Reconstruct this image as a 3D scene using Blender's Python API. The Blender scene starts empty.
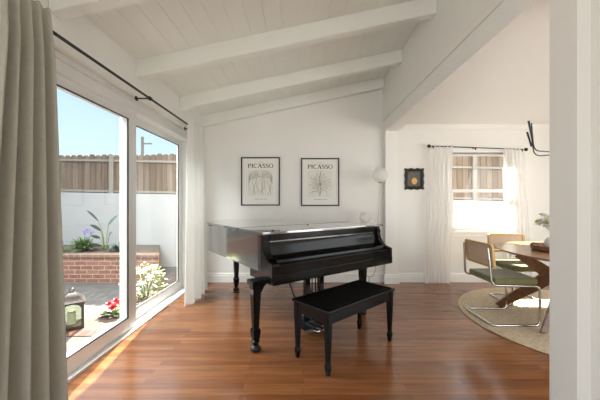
import bpy, bmesh, math, random
from mathutils import Vector, Matrix
random.seed(7)
PI = math.pi
scene = bpy.context.scene
COL = scene.collection
# ------------------------------------------------------------------ camera calibration
F, CX, CY, H = 290.0, 303.0, 202.0, 1.25     # focal px, principal point px, eye height m
def at(px, Y):                               # world X seen at column px, depth Y
    return (px - CX) / F * Y
def zt(py, Y):                               # world Z seen at row py, depth Y
    return H - (py - CY) / F * Y
# ------------------------------------------------------------------ materials
def new_mat(name):
    m = bpy.data.materials.new(name); m.use_nodes = True
    nt = m.node_tree
    b = nt.nodes['Principled BSDF']
    return m, nt, b
def pmat(name, col, rough=0.5, metal=0.0, var=0.0, vscale=6.0, bump=0.0, bscale=60.0, ior=1.5, coat=0.0, stretch=(1,1,1), sheen=0.0, trans=0.0):
    m, nt, b = new_mat(name)
    b.inputs['Base Color'].default_value = (*col, 1)
    b.inputs['Roughness'].default_value = rough
    b.inputs['Metallic'].default_value = metal
    b.inputs['IOR'].default_value = ior
    b.inputs['Coat Weight'].default_value = coat
    b.inputs['Coat Roughness'].default_value = 0.05
    b.inputs['Sheen Weight'].default_value = sheen
    b.inputs['Transmission Weight'].default_value = trans
    tc = nt.nodes.new('ShaderNodeTexCoord')
    mp = nt.nodes.new('ShaderNodeMapping'); mp.inputs['Scale'].default_value = stretch
    nt.links.new(tc.outputs['Object'], mp.inputs['Vector'])
    if var > 0:
        n = nt.nodes.new('ShaderNodeTexNoise'); n.inputs['Scale'].default_value = vscale; n.inputs['Detail'].default_value = 5
        nt.links.new(mp.outputs['Vector'], n.inputs['Vector'])
        r = nt.nodes.new('ShaderNodeValToRGB')
        r.color_ramp.elements[0].position = 0.3; r.color_ramp.elements[1].position = 0.7
        r.color_ramp.elements[0].color = (*[max(0, c*(1-var)) for c in col], 1)
        r.color_ramp.elements[1].color = (*[min(1, c*(1+var)) for c in col], 1)
        nt.links.new(n.outputs['Fac'], r.inputs['Fac']); nt.links.new(r.outputs['Color'], b.inputs['Base Color'])
    if bump > 0:
        n2 = nt.nodes.new('ShaderNodeTexNoise'); n2.inputs['Scale'].default_value = bscale; n2.inputs['Detail'].default_value = 3
        nt.links.new(mp.outputs['Vector'], n2.inputs['Vector'])
        bp = nt.nodes.new('ShaderNodeBump'); bp.inputs['Strength'].default_value = bump; bp.inputs['Distance'].default_value = 0.01
        nt.links.new(n2.outputs['Fac'], bp.inputs['Height']); nt.links.new(bp.outputs['Normal'], b.inputs['Normal'])
    return m
def brick_mat(name, c1, c2, mortar, bw, rh, ms, axes=('X','Z'), rough=0.8, bump=0.3, grain=None, noise_var=0.25, offset=0.5, ior=1.5):
    m, nt, b = new_mat(name)
    tc = nt.nodes.new('ShaderNodeTexCoord'); sp = nt.nodes.new('ShaderNodeSeparateXYZ'); cb = nt.nodes.new('ShaderNodeCombineXYZ')
    nt.links.new(tc.outputs['Object'], sp.inputs[0])
    nt.links.new(sp.outputs[axes[0]], cb.inputs['X']); nt.links.new(sp.outputs[axes[1]], cb.inputs['Y'])
    br = nt.nodes.new('ShaderNodeTexBrick'); nt.links.new(cb.outputs[0], br.inputs['Vector'])
    br.inputs['Color1'].default_value = (*c1, 1); br.inputs['Color2'].default_value = (*c2, 1); br.inputs['Mortar'].default_value = (*mortar, 1)
    br.inputs['Scale'].default_value = 1; br.inputs['Brick Width'].default_value = bw; br.inputs['Row Height'].default_value = rh
    br.inputs['Mortar Size'].default_value = ms; br.inputs['Mortar Smooth'].default_value = 0.2; br.offset = offset
    mp = nt.nodes.new('ShaderNodeMapping'); nt.links.new(cb.outputs[0], mp.inputs['Vector'])
    mp.inputs['Scale'].default_value = grain or (14, 14, 1)
    n = nt.nodes.new('ShaderNodeTexNoise'); n.inputs['Scale'].default_value = 1; n.inputs['Detail'].default_value = 6
    nt.links.new(mp.outputs[0], n.inputs['Vector'])
    mx = nt.nodes.new('ShaderNodeMix'); mx.data_type = 'RGBA'; mx.blend_type = 'MULTIPLY'; mx.inputs[0].default_value = 1
    r = nt.nodes.new('ShaderNodeValToRGB'); r.color_ramp.elements[0].position = 0.28; r.color_ramp.elements[1].position = 0.72
    lo = 1 - noise_var
    r.color_ramp.elements[0].color = (lo, lo, lo, 1); r.color_ramp.elements[1].color = (1, 1, 1, 1)
    nt.links.new(n.outputs['Fac'], r.inputs['Fac'])
    nt.links.new(br.outputs['Color'], mx.inputs[6]); nt.links.new(r.outputs['Color'], mx.inputs[7])
    nt.links.new(mx.outputs[2], b.inputs['Base Color'])
    b.inputs['Roughness'].default_value = rough; b.inputs['IOR'].default_value = ior
    if bump > 0:
        bp = nt.nodes.new('ShaderNodeBump'); bp.inputs['Strength'].default_value = bump; bp.inputs['Distance'].default_value = 0.004; bp.invert = True
        nt.links.new(br.outputs['Fac'], bp.inputs['Height']); nt.links.new(bp.outputs['Normal'], b.inputs['Normal'])
    return m
def glass_mat(name, tint=(0.97, 0.985, 0.98)):
    m = bpy.data.materials.new(name); m.use_nodes = True; nt = m.node_tree; nt.nodes.clear()
    o = nt.nodes.new('ShaderNodeOutputMaterial'); mix = nt.nodes.new('ShaderNodeMixShader')
    t = nt.nodes.new('ShaderNodeBsdfTransparent'); t.inputs['Color'].default_value = (*tint, 1)
    g = nt.nodes.new('ShaderNodeBsdfGlossy'); g.inputs['Roughness'].default_value = 0.02
    lw = nt.nodes.new('ShaderNodeLayerWeight'); lw.inputs['Blend'].default_value = 0.5
    pw = nt.nodes.new('ShaderNodeMath'); pw.operation = 'POWER'; pw.inputs[1].default_value = 5
    fr = nt.nodes.new('ShaderNodeMath'); fr.operation = 'MULTIPLY_ADD'; fr.inputs[1].default_value = 0.34; fr.inputs[2].default_value = 0.03
    nt.links.new(lw.outputs['Facing'], pw.inputs[0]); nt.links.new(pw.outputs[0], fr.inputs[0])
    nt.links.new(fr.outputs[0], mix.inputs[0]); nt.links.new(t.outputs[0], mix.inputs[1]); nt.links.new(g.outputs[0], mix.inputs[2])
    nt.links.new(mix.outputs[0], o.inputs['Surface'])
    return m
def sheer_mat(name, col, transp, transl):
    m = bpy.data.materials.new(name); m.use_nodes = True; nt = m.node_tree; nt.nodes.clear()
    o = nt.nodes.new('ShaderNodeOutputMaterial')
    d = nt.nodes.new('ShaderNodeBsdfDiffuse'); d.inputs['Color'].default_value = (*col, 1)
    tl = nt.nodes.new('ShaderNodeBsdfTranslucent'); tl.inputs['Color'].default_value = (*col, 1)
    t = nt.nodes.new('ShaderNodeBsdfTransparent')
    m1 = nt.nodes.new('ShaderNodeMixShader'); m1.inputs[0].default_value = transl
    m2 = nt.nodes.new('ShaderNodeMixShader')
    tc = nt.nodes.new('ShaderNodeTexCoord'); w = nt.nodes.new('ShaderNodeTexNoise'); w.inputs['Scale'].default_value = 300
    nt.links.new(tc.outputs['Object'], w.inputs['Vector'])
    mr = nt.nodes.new('ShaderNodeMapRange'); mr.inputs['To Min'].default_value = max(0, transp-0.1); mr.inputs['To Max'].default_value = transp+0.1
    nt.links.new(w.outputs['Fac'], mr.inputs['Value']); nt.links.new(mr.outputs[0], m2.inputs[0])
    nt.links.new(d.outputs[0], m1.inputs[1]); nt.links.new(tl.outputs[0], m1.inputs[2])
    nt.links.new(m1.outputs[0], m2.inputs[1]); nt.links.new(t.outputs[0], m2.inputs[2])
    nt.links.new(m2.outputs[0], o.inputs['Surface'])
    return m
M = {}
M['wall'] = pmat('wall_paint', (0.795, 0.785, 0.745), 0.65, var=0.012, vscale=2, bump=0.05, bscale=180)
M['ceil'] = pmat('ceiling_paint', (0.79, 0.80, 0.75), 0.6, var=0.015, vscale=3, bump=0.03)
M['trim'] = pmat('trim_paint', (0.82, 0.815, 0.775), 0.4, var=0.01)
M['vinyl'] = pmat('vinyl_frame', (0.74, 0.735, 0.715), 0.35, var=0.01)
M['gasket'] = pmat('gasket_rubber', (0.02, 0.02, 0.022), 0.5, var=0.1)
M['glass'] = glass_mat('window_glass')
M['floor'] = brick_mat('oak_strip_floor', (0.235, 0.082, 0.027), (0.36, 0.142, 0.051), (0.09, 0.03, 0.011), 1.1, 0.057, 0.0011, ('X','Y'), rough=0.20, bump=0.2, grain=(2.2, 30, 1), noise_var=0.42, offset=0.37, ior=1.7)
M['piano'] = pmat('piano_lacquer', (0.010, 0.0095, 0.009), 0.16, ior=3.0, coat=0.8, var=0.1, vscale=8)
M['pianolid'] = pmat('piano_lid_polish', (0.010, 0.0095, 0.009), 0.06, ior=3.0, coat=1.0, var=0.1, vscale=8)
M['pianosatin'] = pmat('piano_satin', (0.004, 0.0037, 0.0034), 0.15, ior=1.3, var=0.1, vscale=8)
M['bench'] = pmat('bench_lacquer', (0.004, 0.0038, 0.0038), 0.18, ior=1.3, var=0.1)
M['leather'] = pmat('bench_leather', (0.004, 0.0038, 0.0038), 0.6, bump=0.1, bscale=220, ior=1.12)
M['brass'] = pmat('brass', (0.42, 0.36, 0.22), 0.35, 1.0, var=0.1)
M['chrome'] = pmat('chrome', (0.62, 0.61, 0.60), 0.14, 1.0, var=0.03)
M['black'] = pmat('black_metal', (0.012, 0.011, 0.011), 0.4, var=0.1)
M['curtain'] = pmat('linen_curtain', (0.46, 0.445, 0.375), 0.9, var=0.04, vscale=30, bump=0.12, bscale=400, sheen=0.1)
M['curtain_lit'] = sheer_mat('linen_curtain_lit', (0.90, 0.895, 0.865), 0.03, 0.45)  # paler than the near curtain: its backlit brightness is put into the colour
M['sheer'] = sheer_mat('sheer_voile', (0.93, 0.92, 0.90), 0.42, 0.55)
M['paper'] = pmat('poster_paper', (0.80, 0.785, 0.73), 0.6, var=0.01)
M['ink'] = pmat('poster_ink', (0.06, 0.055, 0.05), 0.7, var=0.1)
M['sketch'] = pmat('poster_sketch_line', (0.36, 0.355, 0.27), 0.7, var=0.1)
M['wash'] = pmat('poster_wash', (0.75, 0.74, 0.67), 0.7, var=0.06, vscale=12)
M['opal'] = sheer_mat('opal_glass', (0.93, 0.925, 0.90), 0.12, 0.6)
M['olive'] = pmat('olive_velvet', (0.15, 0.15, 0.055), 0.85, var=0.12, vscale=20, bump=0.1, bscale=300, sheen=0.3)
M['cane'] = brick_mat('woven_cane', (0.70, 0.53, 0.39), (0.76, 0.59, 0.44), (0.48, 0.34, 0.22), 0.012, 0.012, 0.0014, ('Y','Z'), 0.6, 0.3, noise_var=0.1)
M['beech'] = pmat('beech_wood', (0.56, 0.36, 0.14), 0.4, var=0.15, vscale=10, stretch=(1, 6, 1))
M['walnut'] = pmat('walnut_wood', (0.15, 0.065, 0.028), 0.3, var=0.3, vscale=4, stretch=(10, 1, 4))
M['walnut_lit'] = pmat('walnut_wood_lit', (0.33, 0.175, 0.09), 0.28, var=0.3, vscale=4, stretch=(10, 1, 4))  # walnut raised in tone, the lit look of the top painted in
M['tray'] = pmat('tray_wood', (0.20, 0.085, 0.045), 0.35, var=0.2, vscale=6, stretch=(8, 1, 4))
M['ceramic'] = pmat('white_ceramic', (0.80, 0.79, 0.76), 0.2, var=0.01)
M['leaf'] = pmat('leaf_green', (0.10, 0.17, 0.05), 0.5, var=0.35, vscale=9)
M['leaf_y'] = pmat('leaf_yellow_green', (0.21, 0.25, 0.06), 0.5, var=0.35, vscale=9)
M['leaf_b'] = pmat('leaf_blue_green', (0.10, 0.15, 0.12), 0.5, var=0.3, vscale=9)
M['stem'] = pmat('plant_stem', (0.16, 0.20, 0.08), 0.6, var=0.2)
M['white_petal'] = sheer_mat('white_petal', (0.95, 0.94, 0.90), 0.02, 0.5)
M['leaf_lime'] = sheer_mat('lime_leaf', (0.42, 0.50, 0.12), 0.0, 0.45)
M['red_petal'] = pmat('red_petal', (0.75, 0.02, 0.05), 0.5, var=0.15)
M['purple_petal'] = pmat('violet_petal', (0.30, 0.26, 0.60), 0.6, var=0.15)
M['stucco'] = pmat('white_stucco', (0.37, 0.37, 0.37), 0.9, var=0.03, vscale=3, bump=0.2, bscale=90)
M['soil'] = pmat('soil', (0.09, 0.07, 0.05), 0.95, var=0.3, vscale=20, bump=0.6, bscale=60)
M['brick'] = brick_mat('red_brick', (0.26, 0.105, 0.065), (0.33, 0.14, 0.088), (0.40, 0.34, 0.29), 0.215, 0.078, 0.008, ('X','Z'), 0.85, 0.5, noise_var=0.3)
M['cap'] = brick_mat('brick_cap', (0.22, 0.13, 0.095), (0.27, 0.16, 0.115), (0.30, 0.25, 0.21), 0.11, 0.5, 0.008, ('X','Y'), 0.85, 0.4)
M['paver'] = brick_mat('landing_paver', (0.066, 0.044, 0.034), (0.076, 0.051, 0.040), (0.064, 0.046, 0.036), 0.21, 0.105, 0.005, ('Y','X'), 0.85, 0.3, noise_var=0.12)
M['header_brick'] = brick_mat('landing_border_brick', (0.07, 0.013, 0.006), (0.085, 0.018, 0.009), (0.08, 0.06, 0.05), 0.1, 0.5, 0.008, ('X','Y'), 0.85, 0.4)
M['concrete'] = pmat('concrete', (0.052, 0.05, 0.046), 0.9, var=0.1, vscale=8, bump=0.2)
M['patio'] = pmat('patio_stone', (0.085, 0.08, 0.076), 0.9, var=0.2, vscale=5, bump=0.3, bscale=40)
M['fence'] = brick_mat('cedar_boards', (0.17, 0.118, 0.083), (0.27, 0.20, 0.147), (0.06, 0.04, 0.028), 50.0, 0.135, 0.006, ('Z','X'), 0.85, 0.5, grain=(1.5, 40, 1), noise_var=0.45)
M['rail'] = pmat('weathered_rail', (0.24, 0.22, 0.19), 0.85, var=0.15, vscale=10, stretch=(1, 8, 8))
M['lantern'] = pmat('lantern_metal', (0.055, 0.045, 0.04), 0.35, 0.6, var=0.2)
M['lantern_glass'] = glass_mat('lantern_glass', (0.85, 0.88, 0.82))
M['candle'] = pmat('candle_wax', (0.82, 0.78, 0.66), 0.6, var=0.03)
M['printdark'] = pmat('print_dark', (0.10, 0.095, 0.08), 0.6, var=0.15, vscale=20)
M['printgold'] = pmat('print_gold', (0.66, 0.40, 0.09), 0.6, var=0.15, vscale=40)
M['framedark'] = pmat('carved_frame', (0.025, 0.022, 0.018), 0.45, var=0.2)
def jute():
    m, nt, b = new_mat('braided_jute')
    tc = nt.nodes.new('ShaderNodeTexCoord'); ln = nt.nodes.new('ShaderNodeVectorMath'); ln.operation = 'LENGTH'
    nt.links.new(tc.outputs['Object'], ln.inputs[0])
    mu = nt.nodes.new('ShaderNodeMath'); mu.operation = 'MULTIPLY'; mu.inputs[1].default_value = 2*PI/0.028
    si = nt.nodes.new('ShaderNodeMath'); si.operation = 'SINE'
    nt.links.new(ln.outputs['Value'], mu.inputs[0]); nt.links.new(mu.outputs[0], si.inputs[0])
    n = nt.nodes.new('ShaderNodeTexNoise'); n.inputs['Scale'].default_value = 45; n.inputs['Detail'].default_value = 4
    nt.links.new(tc.outputs['Object'], n.inputs['Vector'])
    r = nt.nodes.new('ShaderNodeValToRGB'); r.color_ramp.elements[0].color = (0.46, 0.36, 0.235, 1); r.color_ramp.elements[1].color = (0.68, 0.56, 0.40, 1)
    r.color_ramp.elements[0].position = 0.3; r.color_ramp.elements[1].position = 0.7
    nt.links.new(n.outputs['Fac'], r.inputs['Fac']); nt.links.new(r.outputs['Color'], b.inputs['Base Color'])
    ad = nt.nodes.new('ShaderNodeMath'); ad.operation = 'ADD'; nt.links.new(si.outputs[0], ad.inputs[0]); nt.links.new(n.outputs['Fac'], ad.inputs[1])
    bp = nt.nodes.new('ShaderNodeBump'); bp.inputs['Strength'].default_value = 0.6; bp.inputs['Distance'].default_value = 0.004
    nt.links.new(ad.outputs[0], bp.inputs['Height']); nt.links.new(bp.outputs['Normal'], b.inputs['Normal'])
    b.inputs['Roughness'].default_value = 0.95
    return m
M['jute'] = jute()
# ------------------------------------------------------------------ mesh helpers
def BM(): return bmesh.new()
def merge(bm, other):
    me = bpy.data.meshes.new('tmp'); other.to_mesh(me); other.free(); bm.from_mesh(me); bpy.data.meshes.remove(me)
def box(bm, x0, x1, y0, y1, z0, z1, bev=0.0, rot=None, seg=2):
    t = BM(); bmesh.ops.create_cube(t, size=1)
    for v in t.verts:
        v.co = Vector(((v.co.x+.5)*(x1-x0)+x0, (v.co.y+.5)*(y1-y0)+y0, (v.co.z+.5)*(z1-z0)+z0))
    if bev > 0: bmesh.ops.bevel(t, geom=t.edges[:], offset=bev, segments=seg, affect='EDGES', profile=0.5)
    if rot is not None: bmesh.ops.transform(t, matrix=rot, verts=t.verts)
    merge(bm, t)
def frustum(bm, cx, cy, z0, w0, z1, w1, bev=0.003):      # square tapered post
    t = BM()
    vs = [[t.verts.new((cx+sx*w/2, cy+sy*w/2, z)) for sx, sy in ((-1,-1),(1,-1),(1,1),(-1,1))] for z, w in ((z0,w0),(z1,w1))]
    t.faces.new(vs[0][::-1]); t.faces.new(vs[1])
    for i in range(4): t.faces.new((vs[0][i], vs[0][(i+1)%4], vs[1][(i+1)%4], vs[1][i]))
    if bev: bmesh.ops.bevel(t, geom=t.edges[:], offset=bev, segments=2, affect='EDGES')
    merge(bm, t)
def prism(bm, poly, mapf, d0, d1, bev=0.0):              # closed 2D polygon extruded; mapf(a,b,d)->xyz
    t = BM()
    A = [t.verts.new(mapf(a, b, d0)) for a, b in poly]; B = [t.verts.new(mapf(a, b, d1)) for a, b in poly]
    t.faces.new(A); t.faces.new(B[::-1]); n = len(poly)
    for i in range(n): t.faces.new((A[i], B[i], B[(i+1)%n], A[(i+1)%n]))
    bmesh.ops.recalc_face_normals(t, faces=t.faces[:])
    if bev: bmesh.ops.bevel(t, geom=[e for e in t.edges if e.calc_face_angle(0) > 0.6], offset=bev, segments=2, affect='EDGES')
    merge(bm, t)
XY = lambda a, b, d: (a, b, d)
XZ = lambda a, b, d: (a, d, b)
YZ = lambda a, b, d: (d, a, b)
def tube(bm, pts, r, seg=10, closed=False):
    pts = [Vector(p) for p in pts]; n = len(pts)
    rs = r if isinstance(r, (list, tuple)) else [r]*n
    t = BM(); rings = []; up = None
    for i, p in enumerate(pts):
        if closed: d = pts[(i+1)%n]-pts[i-1]
        else: d = pts[min(i+1,n-1)]-pts[max(i-1,0)]
        d.normalize()
        if up is None: up = d.orthogonal().normalized()
        up = (up - d*up.dot(d));  up = up.normalized() if up.length > 1e-6 else d.orthogonal().normalized()
        s = d.cross(up)
        rings.append([t.verts.new(p + (up*math.cos(a) + s*math.sin(a))*rs[i]) for a in [2*PI*k/seg for k in range(seg)]])
    m = n if closed else n-1
    for i in range(m):
        a, b = rings[i], rings[(i+1)%n]
        for k in range(seg): t.faces.new((a[k], a[(k+1)%seg], b[(k+1)%seg], b[k]))
    if not closed: t.faces.new(rings[0][::-1]); t.faces.new(rings[-1])
    bmesh.ops.recalc_face_normals(t, faces=t.faces[:])
    merge(bm, t)
def lathe(bm, prof, c=(0,0,0), seg=24):
    t = BM(); rings = []
    for r, z in prof:
        if r < 1e-5: rings.append([t.verts.new((c[0], c[1], c[2]+z))])
        else: rings.append([t.verts.new((c[0]+r*math.cos(2*PI*k/seg), c[1]+r*math.sin(2*PI*k/seg), c[2]+z)) for k in range(seg)])
    for a, b in zip(rings, rings[1:]):
        for k in range(seg):
            q = [a[k%len(a)], a[(k+1)%seg%len(a)], b[(k+1)%seg%len(b)], b[k%len(b)]]
            u = []
            for v in q:
                if v not in u: u.append(v)
            if len(u) >= 3: t.faces.new(u)
    if len(rings[0]) > 1: t.faces.new(rings[0][::-1])
    if len(rings[-1]) > 1: t.faces.new(rings[-1])
    bmesh.ops.recalc_face_normals(t, faces=t.faces[:])
    merge(bm, t)
def ball(bm, c, r, seg=16, sq=(1,1,1)):
    t = BM(); bmesh.ops.create_uvsphere(t, u_segments=seg, v_segments=max(6, seg//2), radius=r)
    for v in t.verts: v.co = Vector((v.co.x*sq[0]+c[0], v.co.y*sq[1]+c[1], v.co.z*sq[2]+c[2]))
    merge(bm, t)
def smooth_path(pts, sub=6, closed=False):               # Catmull-Rom
    P = [Vector(p) for p in pts]; n = len(P); out = []
    rng = range(n) if closed else range(n-1)
    for i in rng:
        if closed: a, b, c, d = P[i-1], P[i], P[(i+1)%n], P[(i+2)%n]
        else: a, b, c, d = P[max(i-1,0)], P[i], P[i+1], P[min(i+2,n-1)]
        for k in range(sub):
            t = k/sub
            out.append(0.5*((2*b)+(c-a)*t+(2*a-5*b+4*c-d)*t*t+(3*b-a-3*c+d)*t**3))
    if not closed: out.append(P[-1])
    return out
def fillet(pts, r, n=6):                                 # polyline with rounded corners
    P = [Vector(p) for p in pts]; out = [P[0]]
    for i in range(1, len(P)-1):
        a = (P[i-1]-P[i]); b = (P[i+1]-P[i]); rr = min(r, a.length*.49, b.length*.49)
        s = P[i]+a.normalized()*rr; e = P[i]+b.normalized()*rr
        for k in range(n+1):
            t = k/n; out.append(s*(1-t)**2 + P[i]*2*t*(1-t) + e*t*t)
    out.append(P[-1]); return out
def obj(name, bm, mat, parent=None, smooth=True, ang=0.6):
    me = bpy.data.meshes.new(name)
    bmesh.ops.remove_doubles(bm, verts=bm.verts[:], dist=1e-6)
    if smooth:
        for f in bm.faces: f.smooth = True
        for e in bm.edges:
            e.smooth = not (len(e.link_faces) != 2 or e.calc_face_angle(0) > ang)
    bm.to_mesh(me); bm.free()
    o = bpy.data.objects.new(name, me); COL.objects.link(o)
    me.materials.append(M[mat] if isinstance(mat, str) else mat)
    if parent: o.parent = parent
    if smooth and ang < 1.0:
        wn = o.modifiers.new('normals', 'WEIGHTED_NORMAL'); wn.keep_sharp = True; wn.weight = 70
    return o
def tag(o, label=None, cat=None, group=None, kind=None):
    if label: o['label'] = label
    if cat: o['category'] = cat
    if group: o['group'] = group
    if kind: o['kind'] = kind
    return o
def thing(name, label, cat, loc=(0,0,0), rz=0.0, group=None, kind=None):
    o = bpy.data.objects.new(name, None); COL.objects.link(o); o.empty_display_size = 0.1
    o.location = loc; o.rotation_euler = (0, 0, rz)
    return tag(o, label, cat, group, kind)
def struct(name, bm, mat, label, cat, smooth=False):
    return tag(obj(name, bm, mat, None, smooth), label, cat, None, 'structure')
def dup(root, loc=None, rz=None, label=None):
    r = root.copy(); COL.objects.link(r)
    if loc is not None: r.location = loc
    if rz is not None: r.rotation_euler = (0, 0, rz)
    if label: r['label'] = label
    for ch in list(root.children):
        c = ch.copy(); COL.objects.link(c); c.parent = r
        for g in ch.children:
            d = g.copy(); COL.objects.link(d); d.parent = c
    return r
# ------------------------------------------------------------------ ROOM SHELL
YB = 4.53                     # back wall plane
XL, XU, XH, XD = -1.55, 1.242, 1.262, 1.455   # left wall, right upper wall, header face, dining side of header
SL = 0.597/2.792              # ceiling slope
def cz(x): return 2.57 + (x - XL)*SL
XR = 4.7                      # dining right wall
YF = -3.2                     # rear of the living room, behind the camera
bm = BM(); box(bm, -1.66, XR+0.15, YF-0.15, YB+0.02, -0.1, 0.0)
struct('floor', bm, 'floor', 'glossy reddish brown oak strip floor', 'floor')
# left wall with the door opening  y 1.60..4.22, z 0..2.24
DY0, DY1, DZ = 1.60, 4.22, 2.24
bm = BM()
box(bm, XL-0.15, XL, YF, -2.6, 0, 2.62); box(bm, XL-0.15, XL, -0.5, DY0, 0, 2.62); box(bm, XL-0.15, XL, -2.6, -0.5, 0, 0.3); box(bm, XL-0.15, XL, -2.6, -0.5, 2.1, 2.62); box(bm, XL-0.15, XL, DY1, YB, 0, 2.62); box(bm, XL-0.15, XL, DY0, DY1, DZ, 2.62)  # the unseen opening behind the camera is added for the side fill lamp
struct('wall_left', bm, 'wall', 'white wall around the sliding glass door', 'wall')
# back wall with dining window  x 2.30..3.27, z .80..2.0
WX0, WX1, WZ0, WZ1 = 2.315, 3.265, 0.80, 2.02
bm = BM()
prism(bm, [(XL-0.15, 0), (XH+0.05, 0), (XH+0.05, cz(XH+0.05)+0.04), (XL-0.15, cz(XL-0.15)+0.04)], XZ, YB, YB+0.15)
box(bm, XH+0.05, WX0, YB, YB+0.15, 0, 2.6); box(bm, WX1, XR+0.15, YB, YB+0.15, 0, 2.6)
box(bm, WX0, WX1, YB, YB+0.15, 0, WZ0); box(bm, WX0, WX1, YB, YB+0.15, WZ1, 2.6)
struct('wall_back', bm, 'wall', 'white back wall behind the piano and the dining window', 'wall')
# right side of the living room: upper wall, header beam, stub, near pilaster
bm = BM()
prism(bm, [(XU, 2.51), (XH+0.10, 2.51), (XH+0.10, cz(XH+0.10)+0.03), (XU, cz(XU)+0.03)], XZ, YF, YB)      # upper wall
struct('wall_right', bm, 'wall', 'white upper wall above the dining opening', 'wall')
bm = BM(); box(bm, XH, XD, 1.45, YB, 2.34, 2.56)
struct('trim_1', bm, 'trim', 'white boxed header across the dining opening', 'header')
bm = BM(); box(bm, XH, XD, 4.44, YB, 0, 2.34)
struct('trim_2', bm, 'trim', 'white stub pilaster at the far end of the opening', 'pilaster')
bm = BM(); box(bm, 1.28, XD, 1.355, 1.506, 0, 2.51)
struct('wall_pier', bm, 'wall', 'grey white pier in the right foreground', 'wall')
bm = BM(); box(bm, 1.346, XD, YF, 1.355, 0, 2.51)
struct('wall_near', bm, 'wall', 'wall edge at the far right beside the pier', 'wall')
# dining room enclosure
DF = 0.3
bm = BM(); box(bm, XD, 2.2, DF-0.15, DF, 0, 2.6); box(bm, 4.2, XR+0.15, DF-0.15, DF, 0, 2.6); box(bm, 2.2, 4.2, DF-0.15, DF, 0, 0.4); box(bm, 2.2, 4.2, DF-0.15, DF, 2.15, 2.6)  # opening invented in this unseen wall for the front fill lamp
struct('wall_front', bm, 'wall', 'dining room wall out of sight behind the pier', 'wall')
bm = BM()
box(bm, XR, XR+0.15, DF, 0.6, 0, 2.6); box(bm, XR, XR+0.15, 3.0, YB, 0, 2.6); box(bm, XR, XR+0.15, 0.6, 3.0, 0, 0.3); box(bm, XR, XR+0.15, 0.6, 3.0, 2.2, 2.6)  # unseen opening added so light reaches the dining room
struct('wall_side', bm, 'wall', 'dining room side wall with a wide opening added for light', 'wall')
bm = BM(); box(bm, XD-0.02, XR+0.15, DF-0.15, YB+0.15, 2.45, 2.6)
struct('ceiling_dining', bm, 'trim', 'flat white dining room ceiling', 'ceiling')
bm = BM()
prism(bm, [(YB-0.055, 2.45), (YB, 2.45), (YB, 2.385), (YB-0.015, 2.385), (YB-0.03, 2.405)], YZ, XD, XR)
struct('trim_3', bm, 'trim', 'small crown moulding over the dining window wall', 'moulding')
# rear wall behind camera with an invented wide opening to let light in
bm = BM()
box(bm, XL-0.15, -1.3, YF-0.15, YF, 0, 2.6); box(bm, 1.15, XD, YF-0.15, YF, 0, 3.3); box(bm, -1.3, 1.15, YF-0.15, YF, 2.3, 3.2)
struct('wall_rear', bm, 'wall', 'rear wall with a wide opening added for light', 'wall')
# plank ceiling, boards along Y with V grooves
bm = BM(); prof = []; w = 0.142; x = XL-0.2
while x < XH+0.2:
    prof += [(x+0.0025, 0.0), (x+w-0.0025, 0.0), (x+w, 0.004)]; x += w
poly = [(a, cz(a)+b) for a, b in prof]
poly += [(poly[-1][0], cz(poly[-1][0])+0.12), (poly[0][0], cz(poly[0][0])+0.12)]
prism(bm, poly, XZ, YF-0.15, YB+0.15)
struct('ceiling', bm, 'ceil', 'sloping white plank ceiling', 'ceiling')
# sloping beams
for i, (y0, y1) in enumerate(((0.85, 0.94), (1.765, 1.855), (2.69, 2.78), (3.63, 3.72), (4.44, 4.53), (-0.1, -0.01), (-1.05, -0.96))):
    bm = BM(); d = 0.16
    prism(bm, [(XL, cz(XL)-d), (XU, cz(XU)-d), (XU, cz(XU)+0.003), (XL, cz(XL)+0.003)], XZ, y0, y1, 0.004)
    struct('trim_%d' % (10+i), bm, 'ceil', ('white ceiling beam over the camera side', 'nearest white ceiling beam by the near curtain', 'long white ceiling beam over the piano front', 'white ceiling beam nearer the back wall', 'white ceiling beam against the back wall', 'white ceiling beam behind the viewer', 'white ceiling beam towards the rear wall')[i], 'beam')
# baseboards
def baseboard(name, poly_map, d0, d1, label):
    bm = BM()
    prism(bm, [(0, 0), (0.018, 0), (0.018, 0.10), (0.013, 0.105), (0.013, 0.128), (0.006, 0.14), (0, 0.145)], poly_map, d0, d1)
    struct(name, bm, 'trim', label, 'baseboard')
baseboard('baseboard_back', lambda a, b, d: (d, YB-a, b), XL, XH, 'white baseboard behind the piano')
baseboard('baseboard_dining', lambda a, b, d: (d, YB-a, b), XD, XR, 'white baseboard below the dining window')
baseboard('baseboard_stub', lambda a, b, d: (d, 4.44-a, b), XH-0.018, XD+0.018, 'white baseboard round the stub pilaster')
baseboard('baseboard_left', lambda a, b, d: (XL+a, d, b), DY1+0.03, YB, 'white baseboard beside the sliding door')
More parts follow.
